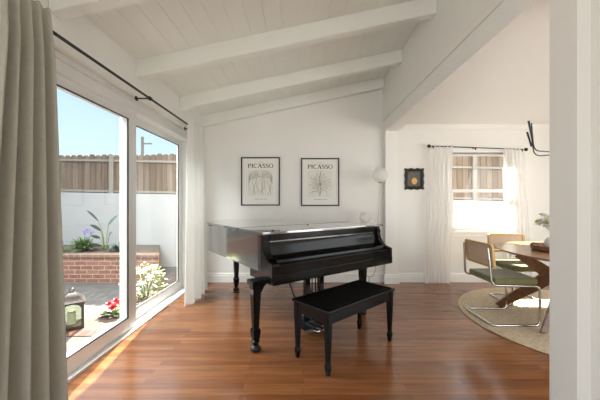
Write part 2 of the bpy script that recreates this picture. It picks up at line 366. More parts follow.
# ------------------------------------------------------------------ SLIDING DOOR
door = thing('door_1', 'white framed sliding glass door to the garden', 'door', (XL-0.12, (DY0+DY1)/2, 0), 0, None, 'structure')
ox, oy = XL-0.12, (DY0+DY1)/2
def dbox(b, x0, x1, y0, y1, z0, z1, bev=0.003): box(b, x0-ox, x1-ox, y0-oy, y1-oy, z0, z1, bev)
bm = BM()
dbox(bm, -1.78, -1.62, DY0, DY1, -0.06, 0.02)          # sill and track
dbox(bm, -1.775, -1.62, DY0, DY1, 2.12, DZ); dbox(bm, -1.775, -1.64, DY0, DY0+0.05, 0, DZ); dbox(bm, -1.775, -1.63, DY1-0.05, DY1, 0, DZ)
dbox(bm, -1.64, -1.60, DY0, DY1, 2.195, DZ)
obj('frame', bm, 'vinyl', door)
def panel(xi, xo, y0, y1, lbl, sw=0.105, rb=0.12, rt=0.075):
    b = BM(); z0, z1 = 0.019, 2.125
    dbox(b, xo, xi, y0, y0+sw, z0, z1); dbox(b, xo, xi, y1-sw, y1, z0, z1); dbox(b, xo, xi, y0+sw, y1-sw, z0, z0+rb); dbox(b, xo, xi, y0+sw, y1-sw, z1-rt, z1)
    p = tag(obj('door_panel', b, 'vinyl', door), lbl)
    b = BM(); g = 0.008; a0, a1, c0, c1 = y0+sw-0.001, y1-sw+0.001, z0+rb-0.001, z1-rt+0.001
    for (p0, p1, q0, q1) in ((a0, a0+g, c0, c1), (a1-g, a1, c0, c1), (a0, a1, c0, c0+g), (a0, a1, c1-g, c1)):
        dbox(b, xi-0.014, xi-0.001, p0, p1, q0, q1, 0)
    tag(obj('gasket', b, 'gasket', p), 'black rubber seal')
    b = BM(); dbox(b, xo+0.008, xo+0.013, y0+sw-0.003, y1-sw+0.003, z0+rb-0.003, z1-rt+0.003, 0)
    tag(obj('pane', b, 'glass', p), 'clear glass pane')
    return p
p1 = panel(-1.667, -1.737, DY0+0.05, 2.90, 'nearer sliding panel', sw=0.125)
p2 = panel(-1.741, -1.772, 2.80, DY1-0.05, 'farther fixed panel')
# ------------------------------------------------------------------ CURTAINS AND ROD
RX, RZ = -1.42, 2.21
rod = thing('curtain_rod', 'long black curtain rod above the sliding door', 'curtain rod', (XL, 2.7, RZ))
def rp(x, y, z): return (x-XL, y-2.7, z-RZ)
bm = BM(); tube(bm, [rp(RX, 1.285, RZ+0.005), rp(RX, 2.7, RZ), rp(RX, 3.88, RZ-0.006)], 0.0105, 12); obj('rod', bm, 'black', rod)
for y in (1.28, 3.885):
    bm = BM(); lathe(bm, [(0.0, -0.02), (0.017, -0.018), (0.019, 0.0), (0.017, 0.018), (0.0, 0.022)], (0,0,0), 16)
    bmesh.ops.rotate(bm, verts=bm.verts, matrix=Matrix.Rotation(PI/2, 3, 'X')); bmesh.ops.translate(bm, verts=bm.verts, vec=rp(RX, y, RZ))
    obj('finial', bm, 'black', rod)
for y in (1.30, 2.69, 3.80):
    bm = BM(); tube(bm, [rp(XL+0.001, y, RZ), rp(XL+0.008, y, RZ)], 0.022, 14); tube(bm, [rp(XL+0.008, y, RZ), rp(RX, y, RZ)], 0.007, 8)
    tube(bm, [rp(RX, y-0.014, RZ), rp(RX, y+0.014, RZ)], 0.018, 14)
    obj('bracket', bm, 'black', rod)
def curtain(name, mat, label, top, bot, zt_, zb, folds, amp, phase, ax, base, group, gather=1.0, ztop_slope=0.0, thick=0.004, ns=120, nz=28, seed=1):
    """cloth sheet; runs along axis ax ('y' or 'x') between top=(a0,a1) and bot=(a0,a1); base=(offset coordinate)"""
    rnd = random.Random(seed); bm = BM(); grid = []
    ph = [rnd.uniform(-0.7, 0.7) for _ in range(40)]; am = [rnd.uniform(0.65, 1.25) for _ in range(40)]
    for j in range(nz+1):
        t = j/nz; row = []
        for i in range(ns+1):
            s = i/ns; e = t
            a = (top[0]+(top[1]-top[0])*s)*(1-e) + (bot[0]+(bot[1]-bot[0])*s)*e
            f = s*folds; k = int(f); fr = f-k
            A = am[k]*(1-fr)+am[k+1]*fr
            wv = math.sin(2*PI*f + phase + ph[3]*math.sin(5*s)) + 0.18*math.sin(4*PI*f+ph[7]+t*0.8)
            o = base + amp*(0.55+0.45*t)*A*wv*(0.35 + 0.65*min(1, t*9) if t < 0.11 else 1)
            z = zt_ + (zb-zt_)*t + ztop_slope*s*(1-t)
            if t == 0: z += 0.006*math.sin(2*PI*f*2)
            p = (o, a, z) if ax == 'y' else (a, o, z)
            row.append(bm.verts.new(p))
        grid.append(row)
    for j in range(nz):
        for i in range(ns): bm.faces.new((grid[j][i], grid[j][i+1], grid[j+1][i+1], grid[j+1][i]))
    o = obj(name, bm, mat, None, True, 3.0)
    if thick:
        sm = o.modifiers.new('thick', 'SOLIDIFY'); sm.thickness = thick
    return tag(o, label, 'curtain', group)
curtain('curtain', 'curtain', 'full beige linen curtain at the left edge, nearest the viewer', (1.335, 1.585), (1.16, 1.675), 2.297, 0.012, 4.3, 0.052, 0.4, 'y', RX+0.030, 'linen curtains on the sliding door', seed=3)
curtain('curtain', 'curtain_lit', 'narrow linen curtain in a lit tone beside the back wall, far end of the sliding door', (3.50, 3.97), (3.44, 4.10), 2.28, 0.012, 3.6, 0.055, 3.6, 'y', RX+0.035, 'linen curtains on the sliding door', seed=9)
# ------------------------------------------------------------------ DINING WINDOW
win = thing('window_1', 'white sash window in the dining room', 'window', ((WX0+WX1)/2, YB, WZ0), 0, None, 'structure')
wx = (WX0+WX1)/2
def wbox(b, x0, x1, y0, y1, z0, z1, bev=0.003): box(b, x0-wx, x1-wx, y0-YB, y1-YB, z0-WZ0, z1-WZ0, bev)
bm = BM()
wbox(bm, WX0-0.07, WX0, YB-0.018, YB+0.1, WZ0-0.02, WZ1+0.09); wbox(bm, WX1, WX1+0.07, YB-0.018, YB+0.1, WZ0-0.02, WZ1+0.09)
wbox(bm, WX0-0.08, WX1+0.08, YB-0.02, YB+0.1, WZ1, WZ1+0.09)
obj('casing', bm, 'trim', win)
bm = BM(); wbox(bm, WX0-0.09, WX1+0.09, YB-0.055, YB+0.12, WZ0-0.03, WZ0+0.004); wbox(bm, WX0-0.06, WX1+0.06, YB-0.018, YB, WZ0-0.09, WZ0-0.03)
obj('sill', bm, 'trim', win)
MZ = 1.425
def sash(y0, z0, z1, lbl, rb=0.05):
    b = BM(); s = 0.05
    wbox(b, WX0, WX0+s, y0, y0+0.035, z0, z1); wbox(b, WX1-s, WX1, y0, y0+0.035, z0, z1); wbox(b, WX0+s, WX1-s, y0, y0+0.035, z0, z0+rb); wbox(b, WX0+s, WX1-s, y0, y0+0.035, z1-0.04, z1)
    o = tag(obj('sash', b, 'trim', win), lbl)
    b = BM(); wbox(b, WX0+s-0.004, WX1-s+0.004, y0+0.015, y0+0.019, z0+rb-0.004, z1-0.036, 0); tag(obj('pane', b, 'glass', o), 'clear glass pane')
sash(YB+0.075, MZ-0.02, WZ1+0.002, 'upper sash', 0.04); sash(YB+0.035, WZ0+0.006, MZ+0.02, 'lower sash', 0.07)
YS = 4.43
drod = thing('curtain_rod', 'short black curtain rod over the dining window', 'curtain rod', (2.67, YB, 2.08))
x0, x1 = at(429, YS), at(526, YS); z0, z1 = zt(146, YS), zt(149.5, YS)
def dp(x, y, z): return (x-2.67, y-YB, z-2.08)
bm = BM(); tube(bm, [dp(x0, YS, z0), dp(x1, YS, z1)], 0.008, 10); obj('rod', bm, 'black', drod)
for x, z in ((x0, z0), (x1, z1)):
    bm = BM(); ball(bm, dp(x, YS, z), 0.027, 14); obj('finial', bm, 'black', drod)
for x in (x0+0.06, (x0+x1)/2-0.03, x1-0.06):
    z = z0+(z1-z0)*(x-x0)/(x1-x0)
    bm = BM(); tube(bm, [dp(x, YB-0.001, z), dp(x, YB-0.008, z)], 0.018, 12); tube(bm, [dp(x, YB-0.005, z), dp(x, YS, z)], 0.006, 8); box(bm, *[c for c in ()] or (x-0.008-2.67, x+0.008-2.67, YS-0.01-YB, YS+0.01-YB, z-0.035-2.08, z+0.004-2.08), 0.002)
    obj('bracket', bm, 'black', drod)
curtain('sheer_curtain', 'sheer', 'sheer white curtain left of the dining window', (at(428, YS), at(453, YS)), (at(424, YS), at(450, YS)), z0+0.015, 0.012, 6, 0.022, 0.3, 'x', YS-0.006, 'sheer curtains on the dining window', thick=0, seed=4)
curtain('sheer_curtain', 'sheer', 'sheer white curtain right of the dining window', (at(503, YS), at(524, YS)), (at(505, YS), at(533, YS)), z1+0.015, 0.012, 6, 0.022, 1.3, 'x', YS-0.006, 'sheer curtains on the dining window', thick=0, seed=5)
# ------------------------------------------------------------------ POSTERS
def stroke(bm, pts, w, y, closed=False):
    P = [Vector((p[0], 0, p[1])) for p in pts]; n = len(P); L = []; R = []
    ws = w if isinstance(w, (list, tuple)) else [w]*n
    for i in range(n):
        d = (P[(i+1) % n]-P[i-1]) if closed else (P[min(i+1, n-1)]-P[max(i-1, 0)])
        d.normalize(); nn = Vector((-d.z, 0, d.x))*ws[i]/2
        L.append(bm.verts.new((P[i]+nn)+Vector((0, y, 0)))); R.append(bm.verts.new((P[i]-nn)+Vector((0, y, 0))))
    for i in range(n if closed else n-1):
        j = (i+1) % n
        f = bm.faces.new((L[i], L[j], R[j], R[i])); f.normal_update()
        if f.normal.y > 0: f.normal_flip()
def arc(cx, cy, rx, ry, a0, a1, n=14): return [(cx+rx*math.cos(math.radians(a0+(a1-a0)*k/n)), cy+ry*math.sin(math.radians(a0+(a1-a0)*k/n))) for k in range(n+1)]
def glyph(ch):
    T, t = 0.26, 0.13; g = []
    if ch == 'P': g = [([(0.22,0),(0.22,1)], T), ([(0.05,0.03),(0.42,0.03)], 0.06), ([(0.05,0.97),(0.3,0.97)], 0.06), ([(0.25,0.96)]+arc(0.42,0.73,0.3,0.24,90,-90)+[(0.25,0.49)], [0.07]+[0.07+0.12*math.sin(PI*k/14) for k in range(15)]+[0.07])]; w = 0.82
    elif ch == 'I': g = [([(0.25,0),(0.25,1)], T), ([(0.07,0.03),(0.43,0.03)], 0.06), ([(0.07,0.97),(0.43,0.97)], 0.06)]; w = 0.5
    elif ch == 'C': g = [(arc(0.55,0.5,0.44,0.47,50,310,22), [0.07+0.13*math.sin(PI*k/22) for k in range(23)]), ([(0.86,0.66),(0.86,0.97)], 0.06)]; w = 1.0
    elif ch == 'A': g = [([(0.12,0),(0.5,1)], t), ([(0.5,1),(0.88,0)], T), ([(0.25,0.34),(0.75,0.34)], 0.06), ([(0.0,0.03),(0.28,0.03)], 0.06), ([(0.68,0.03),(1.02,0.03)], 0.06)]; w = 1.08
    elif ch == 'S': g = [(arc(0.38,0.74,0.26,0.22,35,180,9)[:-1]+[(0.12,0.72),(0.2,0.58),(0.4,0.5),(0.6,0.4),(0.66,0.26)]+arc(0.38,0.26,0.28,0.23,0,-150,9)[1:], [0.07+0.13*math.sin(PI*k/22) for k in range(23)]), ([(0.62,0.74),(0.62,0.96)], 0.05), ([(0.09,0.04),(0.09,0.27)], 0.05)]; w = 0.76
    else: g = [(arc(0.54,0.5,0.44,0.46,0,345,23), [0.09+0.11*abs(math.cos(2*PI*k/24)) for k in range(24)])]; w = 1.08
    return g, w
def letters(bm, word, cx, z, width, height, y):
    tot = sum(glyph(c)[1] for c in word); sx = width/tot; x = cx-width/2
    for c in word:
        g, w = glyph(c)
        for pts, wd in g:
            closed = c == 'O'
            ww = [q*height*0.9 for q in wd] if isinstance(wd, list) else wd*height*0.9
            stroke(bm, [(x+p[0]*sx, z+p[1]*height) for p in pts], ww, y, closed)
        x += w*sx
def poster(px0, px1, py0, py1, label, art):
    x0, x1, zA, zB = at(px0, YB), at(px1, YB), zt(py1, YB), zt(py0, YB)
    W, Hh = x1-x0, zB-zA
    t = thing('framed_poster', label, 'poster', ((x0+x1)/2, YB, zA), 0, 'posters over the piano')
    b = BM(); f = 0.019; d = 0.022
    box(b, -W/2, -W/2+f, -d, -0.001, 0, Hh, 0.002); box(b, W/2-f, W/2, -d, -0.001, 0, Hh, 0.002); box(b, -W/2+f, W/2-f, -d, -0.001, 0, f, 0.002); box(b, -W/2+f, W/2-f, -d, -0.001, Hh-f, Hh, 0.002)
    obj('frame', b, 'black', t)
    b = BM(); box(b, -W/2+f-0.002, W/2-f+0.002, -0.009, -0.002, f-0.002, Hh-f+0.002); pa = obj('paper', b, 'paper', t)
    b = BM(); letters(b, 'PICASSO', 0.0, Hh*0.78, W*0.66, Hh*0.085, -0.0098); obj('lettering', b, 'ink', pa, False)
    b = BM(); y = -0.0098
    rr = random.Random(art)
    xx = -W*0.16
    while xx < W*0.17:                                    # caption line too small to read: short dashes
        l = rr.uniform(0.006, 0.014); stroke(b, [(xx, Hh*0.135), (xx+l, Hh*0.135)], 0.006, y); xx += l+0.006
    obj('caption', b, 'ink', pa, False); b = BM()
    xx = -W*0.07
    while xx < W*0.07:
        l = rr.uniform(0.004, 0.009); stroke(b, [(xx, Hh*0.895), (xx+l, Hh*0.895)], 0.004, y); xx += l+0.004
    obj('heading_line', b, 'ink', pa, False)
    b = BM(); box(b, -W*0.325, W*0.325, -0.0094, -0.0088, Hh*0.19, Hh*0.745); obj('art_ground', b, 'wash', pa)
    b = BM(); A = lambda u, v: (u*W*0.32, Hh*(0.465+v*0.26))
    def path(pts, w=0.006): stroke(b, [(p.x, p.y) for p in smooth_path([Vector((*A(*q), 0)) for q in pts], 5)], w, y)
    if art == 1:                                           # nested loops and drooping ribbons
        for k in range(9):
            u = -0.85+k*0.21; path([(u, -0.9), (u+0.12*math.sin(k*2), -0.4), (u-0.1*math.cos(k), 0.1), (u*0.75+0.05, 0.5), (u*0.55, 0.8)], 0.004+0.002*(k % 3))
        for s in (-1, 1):
            for k in range(5): path([(s*0.15, 0.9-k*0.1), (s*0.5, 0.95-k*0.13), (s*0.8, 0.75-k*0.1), (s*0.95, 0.45-k*0.12)], 0.007)
        path([(-0.3, 0.45), (0, 0.55), (0.3, 0.45)], 0.008); path([(-0.28, 0.2), (-0.3, -0.3), (0, -0.7), (0.3, -0.3), (0.28, 0.2)], 0.005)
    else:                                                  # radiating leaf strokes
        for k in range(18):
            a = 2*PI*k/18+0.1; r = 0.85+0.13*math.sin(k*3); c, s_ = math.cos(a), math.sin(a)
            path([(0, -0.05), (c*r*0.4+0.1*s_, s_*r*0.45-0.08*c), (c*r*0.75, s_*r*0.7), (c*r, s_*r)], 0.005)
            path([(c*0.3, s_*0.3), (c*r*0.7-0.12*s_, s_*r*0.7+0.12*c), (c*r, s_*r)], 0.004)
        path([(0.05, 0.95), (-0.05, 0.4), (0.06, -0.2), (-0.02, -0.95)], 0.008)
        for k in range(5): path([(-0.9+k*0.1, -0.8+k*0.3), (-0.5, -0.6+k*0.25), (-0.1, -0.75+k*0.2)], 0.005)
    obj('drawing', b, 'sketch', pa, False)
    return t
poster(241.2, 280, 157.3, 205.6, 'black framed poster with drooping line drawing, left one over the piano', 1)
poster(301, 339.2, 158.2, 206, 'black framed poster with radiating line drawing, right one nearer the floor lamp', 2)
# small carved frame in the dining room
x0, x1, zA, zB = at(404.5, YB), at(423.5, YB), zt(189.5, YB), zt(168.5, YB)
W, Hh = x1-x0, zB-zA
sm = thing('small_picture', 'small dark carved frame with a golden oval picture beside the sheer curtain', 'picture', ((x0+x1)/2, YB, zA))
def wavy(hw, hh, amp_, n=10):
    P = []
    for k in range(n): t = k/n; P.append((-hw+2*hw*t, -hh+amp_*math.cos(2*PI*3*t)))
    for k in range(n): t = k/n; P.append((hw-amp_*math.cos(2*PI*3*t)*0.8, -hh+2*hh*t))
    for k in range(n): t = k/n; P.append((hw-2*hw*t, hh-amp_*math.cos(2*PI*3*t)))
    for k in range(n): t = k/n; P.append((-hw+amp_*math.cos(2*PI*3*t)*0.8, hh-2*hh*t))
    return P
bm = BM(); O = wavy(W/2, Hh/2, -0.007, 12); I = [(a*0.66, b*0.70) for a, b in O]
rings = [[bm.verts.new((a, y, b+Hh/2)) for a, b in P] for P, y in ((O, -0.001), (O, -0.018), ([(a*0.86, b*0.88) for a, b in O], -0.034), (I, -0.016), (I, -0.001))]
for A_, B_ in zip(rings, rings[1:]):
    for k in range(len(A_)): bm.faces.new((A_[k], A_[(k+1) % len(A_)], B_[(k+1) % len(A_)], B_[k]))
bmesh.ops.recalc_face_normals(bm, faces=bm.faces[:]); obj('frame', bm, 'framedark', sm)
bm = BM(); box(bm, -W*0.34, W*0.34, -0.008, -0.002, Hh*0.14, Hh*0.86); pr = obj('print', bm, 'printdark', sm)
bm = BM(); prism(bm, [(0.003+0.042*math.cos(2*PI*k/24), Hh*0.40+0.052*math.sin(2*PI*k/24)) for k in range(24)], XZ, -0.0095, -0.0075); tag(obj('painted_fruit', bm, 'printgold', pr), 'golden oval in the picture')
# ------------------------------------------------------------------ GRAND PIANO
PA = math.radians(35.8)
piano = thing('grand_piano', 'black lacquered grand piano with closed lid, angled across the room', 'piano', (-0.221, 2.294, 0), PA)
PW = 1.475
UL = -0.022
out = [(UL,0.2),(UL,0.6),(UL,1.0),(UL,1.35),(UL,1.58),(0.005,1.69),(0.09,1.82),(0.24,1.95),(0.42,2.02),(0.57,2.0),(0.70,1.90),(0.79,1.74),(0.85,1.54),(0.94,1.34),(1.07,1.17),(1.23,1.02),(1.36,0.89),(1.45,0.74),(1.475,0.56),(1.475,0.2)]
def outline(v0, grow=0.0):
    P = [(p.x, p.y) for p in smooth_path([Vector((a, b, 0)) for a, b in out], 5)]
    P = [p for p in P if p[1] >= v0-1e-6]
    if grow:
        Q = []
        for i, p in enumerate(P):
            a = Vector(P[max(i-1,0)]); b = Vector(P[min(i+1,len(P)-1)]); d = (b-a).normalized(); Q.append((p[0]-d.y*grow, p[1]+d.x*grow))
        P = Q
    return P
R0 = outline(0.2)
bm = BM(); prism(bm, R0, XY, 0.655, 0.972, 0.004); obj('rim', bm, 'piano', piano)
# curved arms either side of the keys
arm = [(0.26,0.972),(0.175,0.972),(0.172,0.945),(0.16,0.93),(0.158,0.91),(0.166,0.90),(0.160,0.875),(0.150,0.845),(0.132,0.815),(0.105,0.788),(0.07,0.768),(0.03,0.757),(0.008,0.750),(0.004,0.735),(0.004,0.60),(0.26,0.60)]
for s, (u0, u1) in (('left', (UL, 0.045)), ('right', (PW-0.055, PW))):
    bm = BM(); prism(bm, arm, YZ, u0, u1, 0.004); obj('arm', bm, 'pianosatin', piano)
bm = BM(); box(bm, UL+0.004, PW-0.002, 0.0, 0.42, 0.585, 0.665, 0.005); obj('keybed', bm, 'pianosatin', piano)
bm = BM(); box(bm, 0.045, PW-0.055, 0.008, 0.055, 0.665, 0.742, 0.005); obj('key_slip', bm, 'pianosatin', piano)
bm = BM(); fb = [(0.205,0.905),(0.195,0.90),(0.182,0.86),(0.172,0.80),(0.166,0.792),(0.085,0.775),(0.070,0.768),(0.066,0.750),(0.062,0.745),(0.062,0.70),(0.22,0.70),(0.22,0.905)]
prism(bm, fb, YZ, 0.056, PW-0.056, 0.002); obj('fallboard', bm, 'pianosatin', piano)
bm = BM(); box(bm, 0.056, PW-0.056, 0.185, 0.21, 0.915, 0.972, 0.003); obj('front_rail', bm, 'pianosatin', piano)
# lid in two leaves
HV = 0.66
lp = [p for p in outline(HV-0.02, 0.018)]
lp = [(lp[0][0], HV)]+[p for p in lp if p[1] > HV+0.01]+[(lp[-1][0], HV)]
bm = BM(); prism(bm, lp, XY, 0.976, 1.0, 0.006); lid = obj('lid', bm, 'pianolid', piano)
bm = BM(); box(bm, UL-0.018, PW+0.018, 0.135, HV-0.022, 0.976, 1.0, 0.004); tag(obj('lid_flap', bm, 'pianolid', piano), 'folding front leaf of the lid')
for v in (0.83, 1.45):
    bm = BM(); tube(bm, [(UL-0.02, v-0.03, 0.975), (UL-0.02, v+0.03, 0.975)], 0.007, 10); tag(obj('lid_hinge', bm, 'black', lid), 'dark hinge')
for u, v in ((0.10, 0.21), (0.74, 0.56)):
    bm = BM(); lathe(bm, [(0.009, 0), (0.009, 0.004), (0.005, 0.008), (0, 0.009)], (u, v, 1.0), 12); obj('lid_knob', bm, 'black', piano)
def piano_leg(u, v, corbel):
    b = BM()
    box(b, u-0.055, u+0.055, v-0.055, v+0.055, 0.555, 0.60, 0.004)
    frustum(b, u, v, 0.52, 0.076, 0.557, 0.086); frustum(b, u, v, 0.185, 0.047, 0.525, 0.074)
    frustum(b, u, v, 0.172, 0.066, 0.19, 0.058, 0.002); frustum(b, u, v, 0.10, 0.056, 0.173, 0.070)
    lathe(b, [(0.03, 0.105), (0.026, 0.095), (0.036, 0.086), (0.036, 0.078), (0.022, 0.07), (0.022, 0.05)], (u, v, 0), 16)
    if corbel:
        c = [(0.03, 0.595), (0.125, 0.595), (0.12, 0.572), (0.095, 0.56), (0.068, 0.54), (0.05, 0.51), (0.03, 0.48)]
        prism(b, [(u+corbel*a, z) for a, z in c], XZ, v-0.036, v+0.036, 0.004)
    o = obj('leg', b, 'pianosatin', piano)
    b = BM(); lathe(b, [(0.0, 0.0), (0.030, 0.002), (0.046, 0.016), (0.048, 0.030), (0.036, 0.046), (0.02, 0.056)], (u, v, 0), 20); tag(obj('caster', b, 'black', o), 'round black caster foot')
piano_leg(-0.06, 0.222, 1); piano_leg(PW-0.20, 0.25, -1)
b_u, b_v = 0.46, 1.86
piano_leg(b_u, b_v, 0)
bm = BM(); box(bm, b_u-0.1, b_u+0.1, b_v-0.1, b_v+0.1, 0.598, 0.66, 0.004); obj('leg_block', bm, 'piano', piano)
# pedal lyre
lu, lv = 0.575, 0.24
bm = BM(); box(bm, lu-0.13, lu+0.13, lv-0.04, lv+0.04, 0.555, 0.59, 0.004)
for s in (-1, 1):
    frustum(bm, lu+s*0.085, lv, 0.13, 0.045, 0.557, 0.052)
tube(bm, [(lu-0.02, lv, 0.13), (lu-0.02, lv, 0.56)], 0.006, 8); tube(bm, [(lu+0.02, lv, 0.13), (lu+0.02, lv, 0.56)], 0.006, 8)
box(bm, lu-0.15, lu+0.15, lv-0.06, lv+0.07, 0.05, 0.135, 0.006)
lyre = obj('pedal_lyre', bm, 'pianosatin', piano)
for s in (-1, 1):
    bm = BM(); tube(bm, [(lu+s*0.1, lv+0.04, 0.10), (lu+s*0.12, lv+0.42, 0.655)], 0.009, 8); obj('brace_rod', bm, 'black', lyre)
for k in (-1, 0, 1):
    bm = BM(); box(bm, lu+k*0.075-0.02, lu+k*0.075+0.02, lv-0.17, lv-0.05, 0.062, 0.074, 0.005); tag(obj('pedal', bm, 'chrome', lyre), 'polished metal pedal')
# ------------------------------------------------------------------ PIANO BENCH
bx, by = at(328, 2.083), 2.083
BA = math.atan2(0.525, 0.599)
bench = thing('piano_bench', 'black wooden piano bench with tapered legs in front of the keyboard', 'bench', (bx, by, 0), BA)
BL, BWd = 0.797, 0.336
bm = BM(); box(bm, -0.035, BL+0.035, -0.035, BWd+0.035, 0.452, 0.474, 0.006, seg=3); top = obj('bench_top', bm, 'bench', bench)
bm = BM(); box(bm, -0.012, BL+0.012, -0.010, BWd+0.010, 0.474, 0.479, 0.002); tag(obj('seat_pad', bm, 'leather', bench), 'matte black seat surface')
bm = BM(); 
for (p0, p1, q0, q1) in ((0.015, BL-0.015, -0.018, 0.002), (0.015, BL-0.015, BWd-0.002, BWd+0.018), (-0.018, 0.002, 0.015, BWd-0.015), (BL-0.002, BL+0.018, 0.015, BWd-0.015)):
    box(bm, p0, p1, q0, q1, 0.372, 0.453, 0.002)
obj('apron', bm, 'bench', bench)
for u in (0, BL):
    for v in (0, BWd):
        bm = BM(); frustum(bm, u, v, 0.352, 0.048, 0.453, 0.048, 0.003); frustum(bm, u, v, 0.085, 0.030, 0.354, 0.047, 0.003)
        frustum(bm, u, v, 0.06, 0.042, 0.078, 0.036, 0.003); frustum(bm, u, v, 0.074, 0.034, 0.088, 0.030, 0.001); frustum(bm, u, v, 0.0, 0.027, 0.061, 0.042, 0.005)
        obj('leg', bm, 'bench', bench)
# ------------------------------------------------------------------ FLOOR LAMP
LY = 4.18
lx = at(369, LY)
lamp = thing('floor_lamp', 'thin brass floor lamp with two white glass globes behind the piano', 'lamp', (lx, LY, 0))
sp = zt(277, LY); tx, tz = at(380.3, LY)-lx, zt(174.8, LY); sx_, sz_ = at(365, LY)-lx, zt(217.5, LY)
mx_ = at(375.5, LY)-lx; mz_ = zt(263, LY)
bm = BM(); lathe(bm, [(0, 0), (0.115, 0), (0.115, 0.012), (0.105, 0.018), (0.02, 0.02), (0.012, 0.03), (0, 0.03)], (0,0,0), 28); obj('base', bm, 'brass', lamp)
bm = BM(); tube(bm, [(0,0,0.02), (0,0,sp)], 0.008, 10)
tube(bm, smooth_path([(0,0,sp), (mx_*0.55,0,sp+0.015), (mx_*0.95,0,sp+0.09), (mx_+0.004,0,mz_), ((mx_+tx)/2+0.004,0,(mz_+tz)/2), (tx,0,tz-0.10)], 6), 0.0050, 10)
tube(bm, smooth_path([(0,0,sp), (sx_*0.6,0,sp+0.02), (sx_,0,sp+0.10), (sx_,0,0.5), (sx_,0,sz_-0.08)], 6), 0.0065, 10)
obj('pole', bm, 'brass', lamp)
for (x, z, r) in ((tx, tz, 0.112), (sx_, sz_, 0.080)):
    bm = BM(); lathe(bm, [(0.012, -r-0.008), (0.035, -r+0.001), (0.038, -r+0.012)], (x, 0, z), 18); c = obj('globe_collar', bm, 'brass', lamp)
    bm = BM(); ball(bm, (x, 0, z), r, 32); tag(obj('globe', bm, 'opal', lamp), 'white glass globe')
# ------------------------------------------------------------------ DINING: RUG, TABLE, CHAIRS
rc = (2.935, 3.05)
bm = BM(); lathe(bm, [(0, 0.001), (1.145, 0.001), (1.152, 0.006), (1.147, 0.012), (1.135, 0.014), (0.6, 0.014), (0, 0.014)], (0,0,0), 96)
rug = tag(obj('round_rug', bm, 'jute'), 'round braided jute rug under the dining table', 'rug'); rug.location = (rc[0], rc[1], 0)
tc_ = (2.84, 2.88)
table = thing('dining_table', 'oval walnut dining table on curved bent legs', 'table', (tc_[0], tc_[1], 0.014))
bm = BM(); el = lambda g: [((0.765-g)*math.cos(2*PI*k/80), (0.82-g)*math.sin(2*PI*k/80)) for k in range(80)]
rg = [[bm.verts.new((a, b, z)) for a, b in el(g)] for g, z in ((0.05, 0.706), (0.012, 0.722), (0.0, 0.731), (0.004, 0.736))]
for A_, B_ in zip(rg, rg[1:]):
    for k in range(80): bm.faces.new((A_[k], A_[(k+1) % 80], B_[(k+1) % 80], B_[k]))
bm.faces.new(rg[0][::-1]); bm.faces.new(rg[-1]); obj('tabletop', bm, 'walnut_lit', table)
def bent_leg(top_, waist, foot, hk=1.0):
    b = BM(); P = smooth_path([Vector(p) for p in (top_, tuple(0.5*(a+c)+d for a, c, d in zip(top_, waist, (0,0,0.03))), waist, tuple(0.5*(a+c)+d for a, c, d in zip(foot, waist, (0,0,-0.01))), foot)], 8)
    n = len(P); prev = None
    for i, p in enumerate(P):                    # flat section, tall in the plane of the bend
        d = (P[min(i+1, n-1)]-P[max(i-1, 0)]).normalized(); side = Vector((top_[0]+foot[0]-2*waist[0], top_[1]+foot[1]-2*waist[1], 0)).cross(Vector((0,0,1))).normalized()
        q = d.cross(side).normalized(); t = i/(n-1); h = (0.030+0.030*math.sin(PI*t))*hk; w = 0.024
        ring = [b.verts.new(p+q*h*sy+side*w*sx) for sx, sy in ((-1,-1),(1,-1),(1,1),(-1,1))]
        if prev:
            for k in range(4): b.faces.new((prev[k], prev[(k+1) % 4], ring[(k+1) % 4], ring[k]))
        else: b.faces.new(ring[::-1])
        prev = ring
    b.faces.new(prev); bmesh.ops.recalc_face_normals(b, faces=b.faces[:])
    for v in b.verts: v.co.z = max(0.0, min(0.707, v.co.z))
    obj('leg', b, 'walnut', table)
rel = lambda x, y, z: (x-tc_[0], y-tc_[1], z)
bent_leg(rel(2.20, 2.98, 0.70), rel(2.55, 3.04, 0.455), rel(2.30, 3.43, 0.015))
bent_leg(rel(2.62, 2.40, 0.70), rel(2.53, 2.86, 0.42), rel(2.245, 2.71, 0.015), 0.7)
bent_leg(rel(3.47, 2.78, 0.70), rel(3.12, 2.72, 0.455), rel(3.35, 2.38, 0.015))
bent_leg(rel(3.06, 3.36, 0.70), rel(3.12, 2.90, 0.40), rel(3.43, 3.06, 0.015))
bm = BM(); tube(bm, [rel(2.55, 2.95, 0.43), rel(3.12, 2.81, 0.43)], 0.03, 10); obj('crossbar', bm, 'walnut', table)
